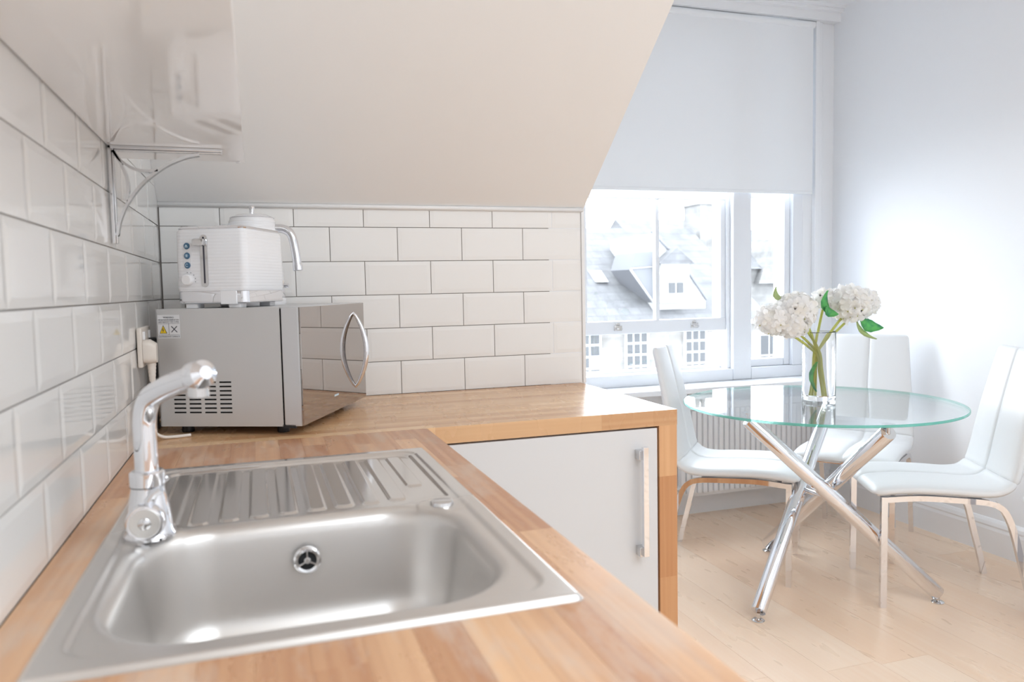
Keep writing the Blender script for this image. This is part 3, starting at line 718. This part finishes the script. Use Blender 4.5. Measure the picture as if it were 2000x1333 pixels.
# local direction of image right is mostly +x of the room
ra = -YAW - .32
def kd(r, z, side=0): return Vector((r*math.cos(ra)-side*math.sin(ra), r*math.sin(ra)+side*math.cos(ra), z))
MB().tube(smoothpath([kd(.060, .205), kd(.085, .203), kd(.104, .188), kd(.113, .150), kd(.118, .105), kd(.119, .090)], 6), [.012]*24+[.0135]*6+[.011], 16, square=False).build('handle', M['chrome'], ke)
b = MB().add([-kd(-.0, 0), ] , [])
sp_ = [(-kd(.052, 0, .022)+Vector((0, 0, .214))), (-kd(.052, 0, -.022)+Vector((0, 0, .214))), (-kd(.086, 0, 0)+Vector((0, 0, .222))), (-kd(.060, 0, .020)+Vector((0, 0, .165))), (-kd(.060, 0, -.020)+Vector((0, 0, .165)))]
MB().add(sp_, [(0, 1, 2), (0, 2, 3), (1, 4, 2), (3, 2, 4), (0, 3, 4, 1)]).build('spout', M['white'], ke)
MB().tube([kd(.074, .052), kd(.092, .050)], .006, 12).build('switch', M['chrome'], ke)
MB().rbox(.0, .012, -.008, .008, .03, .066, .002).build('switch_housing', M['ivory'], ke, kd(.066, 0), (0, 0, ra))

# ================================================================== WALL SOCKET, PLUGS
so = thing('wall_socket', 'double white wall socket on the left tiles beside the microwave', 'socket', (.003, -.463, 1.106))
MB().rbox(0, .010, -.073, .073, -.043, .043, .003).build('plate', M['ivory'], so)
for sy in (-.045, .045): MB().rbox(.009, .014, sy-.006, sy+.006, .016, .034, .001).build('rocker_switch', M['white'], so)
for sy in (-.068, .068): MB().lathe([(.003, 0), (.003, .0008), (0, .001)], 12, Matrix.Translation((.0098, sy*.9, 0)) @ Matrix.Rotation(PI/2, 4, 'Y')).build('screw', M['steel_d'], so)
def plug(name, label, y, mat, pts, r):
    p = thing(name, label, 'plug', (.0135, y, 1.098))
    b = loft(MB(), [[(0, py, pz) for py, pz in rrect(-.021, .021, -.026, .024, .012, 5)], [(.012, py, pz) for py, pz in rrect(-.022, .022, -.027, .025, .012, 5)], [(.026, py, pz) for py, pz in rrect(-.016, .016, -.026, .016, .011, 5)]])
    b.build('body', mat, p)
    b = MB()
    for k in range(5): b.lathe([(.0085-.0006*k, -.034-.008*k), (.0092-.0006*k, -.030-.008*k), (.0085-.0006*k, -.026-.008*k)], 14, Matrix.Translation((.014, 0, 0)))
    b.tube([(.014, 0, -.020), (.014, 0, -.068)], .006, 10); b.build('strain_relief', mat, p)
    MB().tube(smoothpath(pts, 8), r, 10).build('cable', mat, p)
    return p
plug('plug', 'white plug and cable in the nearer half of the wall socket', -.512, M['ivory'], [(.014, 0, -.06), (.014, .0, -.10), (.012, -.004, -.15), (.014, -.006, -.178), (.03, -.0, -.192), (.055, .004, -.194), (.085, .012, -.194)], .0037)
plug('plug.001', 'black plug and dark cable in the half nearer the corner', -.410, M['black'], [(.012, 0, -.06), (.010, .0, -.10), (.008, .004, -.15), (.006, .02, -.185), (.004, .06, -.194), (.004, .12, -.194)], .0037)

# ================================================================== SHELF AND BRACKET
t = thing('wall_shelf', 'glossy white shelf board seen from below on the left wall', 'shelf', (0.004, -1.45, 1.493))
MB().rbox(0, .235, -.82, .824, 0, .019, .0008, 1).build('board', M['shelfm'], t)
MB().rbox(.218, .226, .806, .814, -.004, .001, .001).build('fixing', M['steel_d'], t)
def bracket(name, label, y):
    t = thing(name, label, 'bracket', (.004, y, 1.493))
    MB().rbox(0, .006, -.013, .013, -.178, 0, .001).rbox(.006, .009, -.006, .006, -.178, 0, .001).build('wall_bar', M['steel_d'], t)
    MB().rbox(0, .195, -.013, .013, -.006, 0, .001).rbox(.006, .195, -.005, .005, -.009, -.006, .001).build('shelf_bar', M['steel_d'], t)
    def strip(pts, nm, w=.008, th=.0025):
        b = MB(); P = smoothpath([(x, 0, z) for x, z in pts], 6); n = len(P)
        vs = []
        for i, p in enumerate(P):
            d = (P[min(i+1, n-1)]-P[max(i-1, 0)]).normalized(); nn = Vector((-d.z, 0, d.x))*th
            for s_, q in ((-1, -1), (1, -1), (1, 1), (-1, 1)): vs.append(p+Vector((0, s_*w, 0))+nn*q)
        b.add(vs, [(i*4+k, i*4+(k+1) % 4, (i+1)*4+(k+1) % 4, (i+1)*4+k) for i in range(n-1) for k in range(4)]+[(0, 1, 2, 3), (4*n-1, 4*n-2, 4*n-3, 4*n-4)], True)
        b.build(nm, M['steel_d'], t)
    strip([(.008, -.163), (.014, -.135), (.030, -.100), (.058, -.064), (.095, -.034), (.13, -.017), (.155, -.011)], 'curved_brace')
    strip([(.008, -.008), (.020, -.026), (.040, -.040), (.060, -.044), (.082, -.042)], 'scroll')
    strip([(.008, -.008), (.019, -.030), (.028, -.055), (.030, -.078), (.026, -.100)], 'scroll')
    for z in (-.012, -.160): MB().lathe([(.0045, 0), (.004, .002), (0, .0025)], 12, Matrix.Translation((.009, 0, z)) @ Matrix.Rotation(PI/2, 4, 'Y')).build('screw', M['dark'], t)
bracket('shelf_bracket', 'curved steel bracket under the far end of the shelf', -.765)

# ================================================================== DINING TABLE
TC = Vector((2.345, .142, 0)); TZ = .745
tb = thing('dining_table', 'round glass dining table on three crossed chrome legs', 'table', TC)
gt = MB()
gt.lathe([(0, TZ), (.518, TZ)], 128, cap=False); gt.lathe([(0, TZ-.010), (.518, TZ-.010)], 128, cap=False)
gl = gt.build('glass_top', M['tglass'], tb)
ed = MB().lathe([(.518, TZ-.010), (.5205, TZ-.009), (.5215, TZ-.005), (.5205, TZ-.001), (.518, TZ)], 128, cap=False).build('glass_edge', M['gedge'], gl); ed['label'] = 'green polished glass edge'
legs = [((2.651, -.156, .035), (1.990, .100, .705)), ((1.927, -.052, .035), (2.60, .37, .705)), ((2.418, .553, .035), (2.268, -.296, .705))]
for f, tt in legs:
    f, tt = Vector(f)-TC, Vector(tt)-TC; d = (tt-f).normalized()
    lg = MB().tube([f, f+d*.003, tt-d*.003, tt], [.026, .028, .028, .026], 28).build('leg', M['chrome'], tb)
    MB().lathe([(.022, 0), (.023, .003), (.018, .007), (.007, .009), (.007, .03)], 24, Matrix.Translation((f.x, f.y, 0))).build('foot', M['steel_d'], lg)
    MB().lathe([(.007, .70), (.007, .727), (.022, .729), (.022, .7349)], 24, Matrix.Translation((tt.x, tt.y, 0))).build('glass_pad', M['steel_d'], lg)
kn = Vector((2.30, .07, .37))-TC
b = MB()
P = [Vector(f)+(Vector(t_)-Vector(f))*s-TC for (f, t_), s in zip(legs, (.54, .54, .50))]
for i in range(3): b.tube([P[i], P[(i+1) % 3]], .009, 12)
b.build('leg_joint', M['chrome'], tb)

# ================================================================== CHAIRS
def pad(path, width, thick, groove=.35, n0=True, n1=True, cap_len=.02):
    """padded slab along a path in the local YZ plane with a seam down its middle"""
    P = path; n = len(P); s = [0]
    for i in range(1, n): s.append(s[-1]+(P[i]-P[i-1]).length)
    X = [-1, -.985, -.95, -.88, -.7, -.4, -.15, -.05, -.02, 0, .02, .05, .15, .4, .7, .88, .95, .985, 1]
    b = MB(); vs = []; m = 2*len(X)-2
    for i in range(n):
        d = (P[min(i+1, n-1)]-P[max(i-1, 0)]).normalized(); nn = Vector((0, -d.z, d.y)); wd, th = width(s[i]/s[-1]), thick(s[i]/s[-1])
        k = 1
        if n0 and s[i] < cap_len: k = min(k, math.sqrt(max(0, 1-(1-s[i]/cap_len)**2)))
        if n1 and s[-1]-s[i] < cap_len: k = min(k, math.sqrt(max(0, 1-(1-(s[-1]-s[i])/cap_len)**2)))
        k = max(k, .08); wk = wd*(1-.09*(1-k))
        ring = []
        for x in X:
            h = th/2*k*max(.02, (1-abs(x)**7))**.5*(1-groove*math.exp(-(x/.03)**2))
            ring.append((x*wk/2, h))
        pts = [P[i]+Vector((x, 0, 0))+nn*h for x, h in ring]+[P[i]+Vector((x, 0, 0))-nn*h for x, h in ring[-2:0:-1]]
        vs += pts
    b.add(vs, [(i*m+k, i*m+(k+1) % m, (i+1)*m+(k+1) % m, (i+1)*m+k) for i in range(n-1) for k in range(m)], True)
    b.add(vs[:m], [tuple(range(m-1, -1, -1))], True); b.add(vs[-m:], [tuple(range(m))], True)
    return b
def make_chair():
    t = put('dining_chair', None)
    full_ = smoothpath([(0, .268, .428), (0, .255, .437), (0, .15, .447), (0, 0, .444), (0, -.10, .438), (0, -.165, .446), (0, -.205, .478), (0, -.222, .53), (0, -.238, .62), (0, -.258, .73), (0, -.284, .85), (0, -.305, .935), (0, -.310, .955)], 6)
    k = 6*6+1
    pad(full_[:k+1], lambda a: .432, lambda a: .048, n1=True, cap_len=.024).build('seat', M['leather'], t, sharp=60)
    pad(full_[k-2:], lambda a: .425-.085*a**1.2, lambda a: .052-.016*a, cap_len=.022).build('backrest', M['leather'], t, sharp=60)
    q = .011
    for sx in (-.200, .200):
        MB().box(sx-q, sx+q, .238-q, .238+q, .006, .420).box(sx-q+.001, sx+q-.001, .238-q+.001, .238+q-.001, 0, .006).build('leg', M['chrome'], t)
        MB().tube(smoothpath([(sx, -.142, .400), (sx, -.175, .372), (sx, -.205, .300), (sx, -.235, .180), (sx, -.262, .07), (sx, -.277, 0.0)], 4), q*.95, 4, square=True, up=(1, 0, 0)).build('leg', M['chrome'], t)
        MB().tube(smoothpath([(sx, .240, .409), (sx, .12, .418), (sx, 0, .414), (sx, -.10, .408), (sx, -.145, .398)], 4), q*.92, 4, square=True, up=(1, 0, 0)).build('seat_rail', M['chrome'], t)
    for y, z in ((.20, .410), (-.10, .405)): MB().box(-.195, .195, y-q*.8, y+q*.8, z-q*.8, z+q*.8).build('cross_bar', M['chrome'], t)
    return t
CH = [((2.7315, -.0465), (-.89, .456), 'white leather chair on the right side of the glass table, seen from its side'),
      ((2.19, .48), (.743, -.669), 'white leather chair between the worktop end and the glass table'),
      ((2.886, .531), (-.81, -.588), 'white leather chair facing the viewer behind the vase and table'),
      ((2.951, -.668), (-.89, .456), 'white leather chair nearest the viewer, only a front leg and seat corner in view')]
proto = make_chair()
for i, (p, f, lab) in enumerate(CH):
    o = proto if i == 0 else copy_tree(proto)
    o.location = (p[0], p[1], 0); o.rotation_euler = (0, 0, math.atan2(f[1], f[0])-PI/2)
    tag(o, lab, 'chair', 'white dining chairs round the table')

# ================================================================== VASE AND HYDRANGEAS
VC = Vector((2.392, .195, TZ+.0005))
va = thing('glass_vase', 'tall clear glass cylinder vase on the glass table', 'vase', VC)
MB().lathe([(.062, 0), (.064, .003), (.064, .272), (.063, .275), (.0605, .272), (.0605, .022), (.055, .018), (0, .018)], 48).build('body', M['vglass'], va)
def leaf(base, tip, width, mat, parent, bend=.02, side=None):
    base, tip = Vector(base), Vector(tip); d = tip-base; sd = Vector(side) if side else d.cross(Vector((.3, -1, .2)))
    sd = (sd-d*sd.dot(d)/d.length_squared).normalized(); nn = d.cross(sd).normalized(); b = MB(); vs = []; n = 8
    for i in range(n+1):
        t = i/n; wd = width*math.sin(PI*min(1, t*.94+.03))**.8*(1-.35*t)*(1+.10*(i % 2)); c = base+d*t+nn*bend*math.sin(PI*t)
        vs += [c-sd*wd+nn*.006, c, c+sd*wd+nn*.006]
    fs = []
    for i in range(n): fs += [(i*3, i*3+1, i*3+4, i*3+3), (i*3+1, i*3+2, i*3+5, i*3+4)]
    o = b.add(vs, fs, True).build('leaf', mat, parent); md = o.modifiers.new('thickness', 'SOLIDIFY'); md.thickness = .0008; return o
def hydrangea(label, foot, mid, head, r, seed, squash=.85, buds=True, leaves=()):
    rnd = random.Random(seed); head = Vector(head); foot = Vector(foot)
    t = thing('hydrangea', label, 'flower', foot, group='white hydrangeas in the vase')
    H = head-foot; Mi = Vector(mid)-foot
    MB().tube(smoothpath([(0, 0, 0), Mi*.6+Vector((0, 0, 0)), Mi, Mi+(H-Mi)*.55, H-Vector((0, 0, r*.3))], 6), .0052, 8).build('stem', M['stem'], t)
    b = MB(); g = MB(); N = int(70*(r/.06)**2)
    for k in range(N):
        z = 1-2*(k+.5)/N; ph = k*2.39996+rnd.uniform(-.2, .2); q = math.sqrt(max(0, 1-z*z)); nrm = Vector((q*math.cos(ph), q*math.sin(ph), z))
        c = H+Vector((nrm.x, nrm.y, nrm.z*squash))*r*rnd.uniform(.93, 1.04)
        nrm = (nrm+Vector((rnd.uniform(-.3, .3), rnd.uniform(-.3, .3), rnd.uniform(-.3, .3)))).normalized()
        a = nrm.cross(Vector((0, 0, 1)) if abs(nrm.z) < .9 else Vector((1, 0, 0))).normalized(); e_ = nrm.cross(a); rot = rnd.uniform(0, PI/2); pr = rnd.uniform(.017, .025)
        for p in range(4):
            an = rot+p*PI/2; d1 = a*math.cos(an)+e_*math.sin(an); d2 = -a*math.sin(an)+e_*math.cos(an); lift = rnd.uniform(-.1, .35)
            vs = [c]+[c+d1*pr*x+d2*pr*y+nrm*pr*lift*x*x for x, y in ((.45, -.42), (.9, -.5), (1.15, -.2), (1.15, .2), (.9, .5), (.45, .42))]
            b.add(vs, [(0, 1, 2, 3), (0, 3, 4), (0, 4, 5, 6)], True)
        if buds and z < -.2 and rnd.random() < .5: g.lathe([(0, -.003), (.003, 0), (0, .003)], 6, Matrix.Translation(c+nrm*.004), cap=False)
    bl = b.build('bloom', M['petal'], t, sharp=80, kind='stuff')
    core = MB(); core.lathe([(max(0, r*.86*math.sin(PI*i/10)), -r*.86*squash*math.cos(PI*i/10)) for i in range(11)], 16, Matrix.Translation(H), cap=False); core.build('flower_core', M['petal'], t)
    if g.v: g.build('buds', M['bud'], t, kind='stuff')
    for l_ in leaves: leaf(Vector(l_[0])-foot, Vector(l_[1])-foot, l_[2], l_[3], t)
Z0 = TZ+.022
hydrangea('white hydrangea hanging furthest left of the vase', (2.418, .20, Z0), (2.375, .19, .93), (2.160, .18, 1.075), .062, 1)
hydrangea('large white hydrangea on the left, nearest the window mullion', (2.405, .17, Z0), (2.385, .185, .94), (2.255, .17, 1.108), .078, 2, leaves=[((2.225, .19, 1.15), (2.20, .21, 1.205), .022, M['leafp'])])
hydrangea('white hydrangea low on the left with green buds showing', (2.425, .21, Z0), (2.39, .20, .93), (2.222, .15, 1.058), .058, 3)
hydrangea('large white hydrangea on the right above the rear chair', (2.355, .19, Z0), (2.385, .20, .93), (2.530, .18, 1.130), .080, 4, leaves=[((2.56, .15, 1.065), (2.655, .13, 1.030), .034, M['leaf']), ((2.55, .16, 1.06), (2.632, .14, .985), .016, M['leafp'])])
hydrangea('white hydrangea furthest right against the bare wall', (2.365, .215, Z0), (2.40, .21, .94), (2.625, .21, 1.128), .058, 5)
hydrangea('small white hydrangea at the top right beside the bright leaf', (2.375, .22, Z0), (2.39, .22, .94), (2.455, .24, 1.150), .042, 6, buds=False, leaves=[((2.415, .15, 1.085), (2.398, .15, 1.185), .030, M['leaf']), ((2.44, .14, 1.09), (2.375, .13, 1.125), .024, M['leaf'])])
hydrangea('small white hydrangea at the back between the two big clusters', (2.40, .225, Z0), (2.39, .21, .94), (2.355, .25, 1.115), .045, 7, buds=False, leaves=[((2.375, .18, .90), (2.360, .165, .785), .022, M['leaf'])])

# ================================================================== OUTSIDE, across the street
struct(MB().box(-30, 60, 2, 60, -9.4, -9.2).build('ground', M['tarmac'], None), 'grey street far below the window', 'street')
ho = thing('stone_house', 'pale stone house with slate roof across the street, seen through the wide window', 'house', (9, 14, -9.2))
def hp_(x, y, z): return (x-9, y-14, z+9.2)
def hbox(name, mat, parent, x0, x1, y0, y1, z0, z1):
    a, b_ = hp_(x0, y0, z0), hp_(x1, y1, z1); return MB().box(a[0], b_[0], a[1], b_[1], a[2], b_[2]).build(name, mat, parent)
hbox('wall', M['stone'], ho, 2, 12.2, 14, 22, -9.2, .30)
MB().add([hp_(1.8, 13.8, .30), hp_(12.4, 13.8, .30), hp_(12.4, 17.6, 2.85), hp_(1.8, 17.6, 2.85), hp_(12.4, 21.5, .3), hp_(1.8, 21.5, .3)], [(0, 1, 2, 3), (3, 2, 4, 5), (0, 3, 5), (1, 4, 2)]).build('roof', M['slate'], ho)
hbox('gutter', M['wframe'], ho, 1.8, 12.4, 13.72, 13.84, .24, .33)
def sash(x0, x1, z0, z1, parent, cols_=3, redp=False):
    f = MB(); a, b_ = hp_(x0, 13.93, z0), hp_(x1, 14.02, z1); f.box(a[0], b_[0], a[1], b_[1], a[2], b_[2]); fr = f.build('window', M['wframe'], parent)
    fw = (x1-x0-.06)/cols_; n = 4; hh = (z1-z0-.06)/n
    for i in range(cols_):
        for j in range(n):
            A, B = hp_(x0+.05+i*fw, 13.915, z0+.05+j*hh), hp_(x0+.05+(i+1)*fw-.045, 13.935, z0+.05+(j+1)*hh-.05)
            MB().box(A[0], B[0], A[1], B[1], A[2], B[2]).build('pane', M['red'] if (redp and i == cols_-1 and j == 1) else M['dpane'], fr)
for zz in (-.98, -3.9, -6.8):
    for i, xx in enumerate((4.0, 6.95, 8.42, 10.0)): sash(xx, xx+.62 if i != 1 else xx+.86, zz, zz+1.15, ho, 3, redp=(i == 1))
for x0, x1, z0, z1 in ((8.30, 8.62, 1.32, 1.62), (9.22, 9.40, 1.38, 1.60)):
    yA = 13.8+(z0-.3)/(2.55)*3.8; yB = 13.8+(z1-.3)/2.55*3.8
    MB().add([hp_(x0, yA-.12, z0), hp_(x1, yA-.12, z0), hp_(x1, yB-.12, z1), hp_(x0, yB-.12, z1), hp_(x0, yA+.05, z0), hp_(x1, yA+.05, z0), hp_(x1, yB+.05, z1), hp_(x0, yB+.05, z1)], [(0, 1, 2, 3), (0, 4, 5, 1), (1, 5, 6, 2), (2, 6, 7, 3), (3, 7, 4, 0)]).build('skylight', M['render'], ho)
# dormer with white front and slate cheeks
dm = MB(); X0, X1, YD = 9.42, 10.18, 14.0
dm.add([hp_(X0, YD, .80), hp_(X1, YD, .80), hp_(X1, YD, 1.74), hp_(X0, YD, 1.74), hp_(X0, YD+2, .80), hp_(X1, YD+2, .80), hp_(X1, YD+2, 1.74), hp_(X0, YD+2, 1.74)], [(0, 1, 2, 3), (0, 3, 7, 4), (1, 5, 6, 2)])
dmo = dm.build('dormer', M['render'], ho)
MB().add([hp_(X0-.1, YD-.08, 1.72), hp_(X1+.1, YD-.08, 1.72), hp_((X0+X1)/2, YD-.08, 2.10), hp_(X0-.1, YD+3, 1.72), hp_(X1+.1, YD+3, 1.72), hp_((X0+X1)/2, YD+3, 2.10)], [(0, 1, 2), (0, 2, 5, 3), (1, 4, 5, 2), (0, 3, 4, 1)]).build('dormer_roof', M['slate'], dmo)
for xx in (9.62, 9.84): 
    A, B = hp_(xx, 13.97, 1.02), hp_(xx+.16, 14.01, 1.27); MB().box(A[0], B[0], A[1], B[1], A[2], B[2]).build('dormer_pane', M['dpane'], dmo)
# lead-clad dormer left of the glazing bar, and the white cross gable behind the small dormer
def slab(name, mat, pts, ya, yb, parent):
    b = MB(); n = len(pts); v = [hp_(x, ya, z) for x, z in pts]+[hp_(x, yb, z) for x, z in pts]
    return b.add(v, [tuple(range(n)), tuple(range(2*n-1, n-1, -1))]+[(i, (i+1) % n, n+(i+1) % n, n+i) for i in range(n)]).build(name, mat, parent)
ld = slab('lead_dormer', M['lead'], [(8.86, 2.0), (9.34, 2.03), (9.34, .80), (8.72, 1.60)], 14.25, 15.3, ho)
MB().tube([hp_(8.72, 14.22, 1.60), hp_(9.34, 14.22, .78)], .03, 6).build('white_verge', M['render'], ld)
MB().tube([hp_(8.72, 14.22, 1.62), hp_(9.34, 14.22, 1.66)], .015, 6).build('lead_seam', M['render'], ld)
gb = slab('cross_gable', M['render'], [(9.34, 2.46), (10.80, .85), (10.80, .45), (9.34, .45)], 14.28, 16.6, ho)
MB().tube([hp_(9.30, 14.25, 2.52), hp_(10.16, 14.25, 1.70), hp_(10.82, 14.25, .84)], .035, 6).build('gable_verge', M['lead'], gb)
ch = thing('chimney_stack', 'tall stone chimney beyond the slate roof, at the right of the wide window', 'chimney', (12.86, 17.6, -9.2))
MB().box(-.19, .26, -.1, .8, 0, 12.75).build('stack', M['stone2'], ch); MB().box(-.24, .31, -.14, .85, 12.75, 12.87).build('cap', M['stone2'], ch)
for xx in (-.05, .14): MB().lathe([(.09, 12.87), (.07, 13.15), (.09, 13.2)], 12, Matrix.Translation((xx, .3, 0))).build('chimney_pot', M['stone'], ch)
th = thing('stone_tenement', 'grey stone tenement far across the street, seen through the narrow window', 'house', (15.6, 20, -9.2))
MB().box(-2.9, 2.2, 0, 6, 0, 10.9).build('wall', M['stone2'], th)
MB().add([(-3, -.2, 10.9), (2.3, -.2, 10.9), (2.3, 3, 12.8), (-3, 3, 12.8), (2.3, 6, 10.9), (-3, 6, 10.9)], [(0, 1, 2, 3), (3, 2, 4, 5), (0, 3, 5), (1, 4, 2)]).build('roof', M['slate'], th)
MB().add([(.7, -.3, 10.4), (1.9, -.3, 10.4), (1.3, -.3, 11.9), (.7, 2, 10.4), (1.9, 2, 10.4), (1.3, 2, 11.9)], [(0, 1, 2), (0, 2, 5, 3), (1, 4, 5, 2)]).build('gablet', M['stone2'], th)
MB().box(1.2, 2.1, 2.2, 3, 11, 13.4).build('chimney', M['stone2'], th)
for zz in (1.2, 4.1, 7.2):
    for xx in (-2.2, -.5, .9):
        f = MB().box(xx, xx+.8, -.06, .02, zz, zz+1.5).build('window', M['wframe'], th)
        for i in range(2):
            for j in range(2): MB().box(xx+.06+i*.36, xx+.06+i*.36+.31, -.075, -.055, zz+.06+j*.71, zz+.06+j*.71+.66).build('pane', M['dpane'], f)
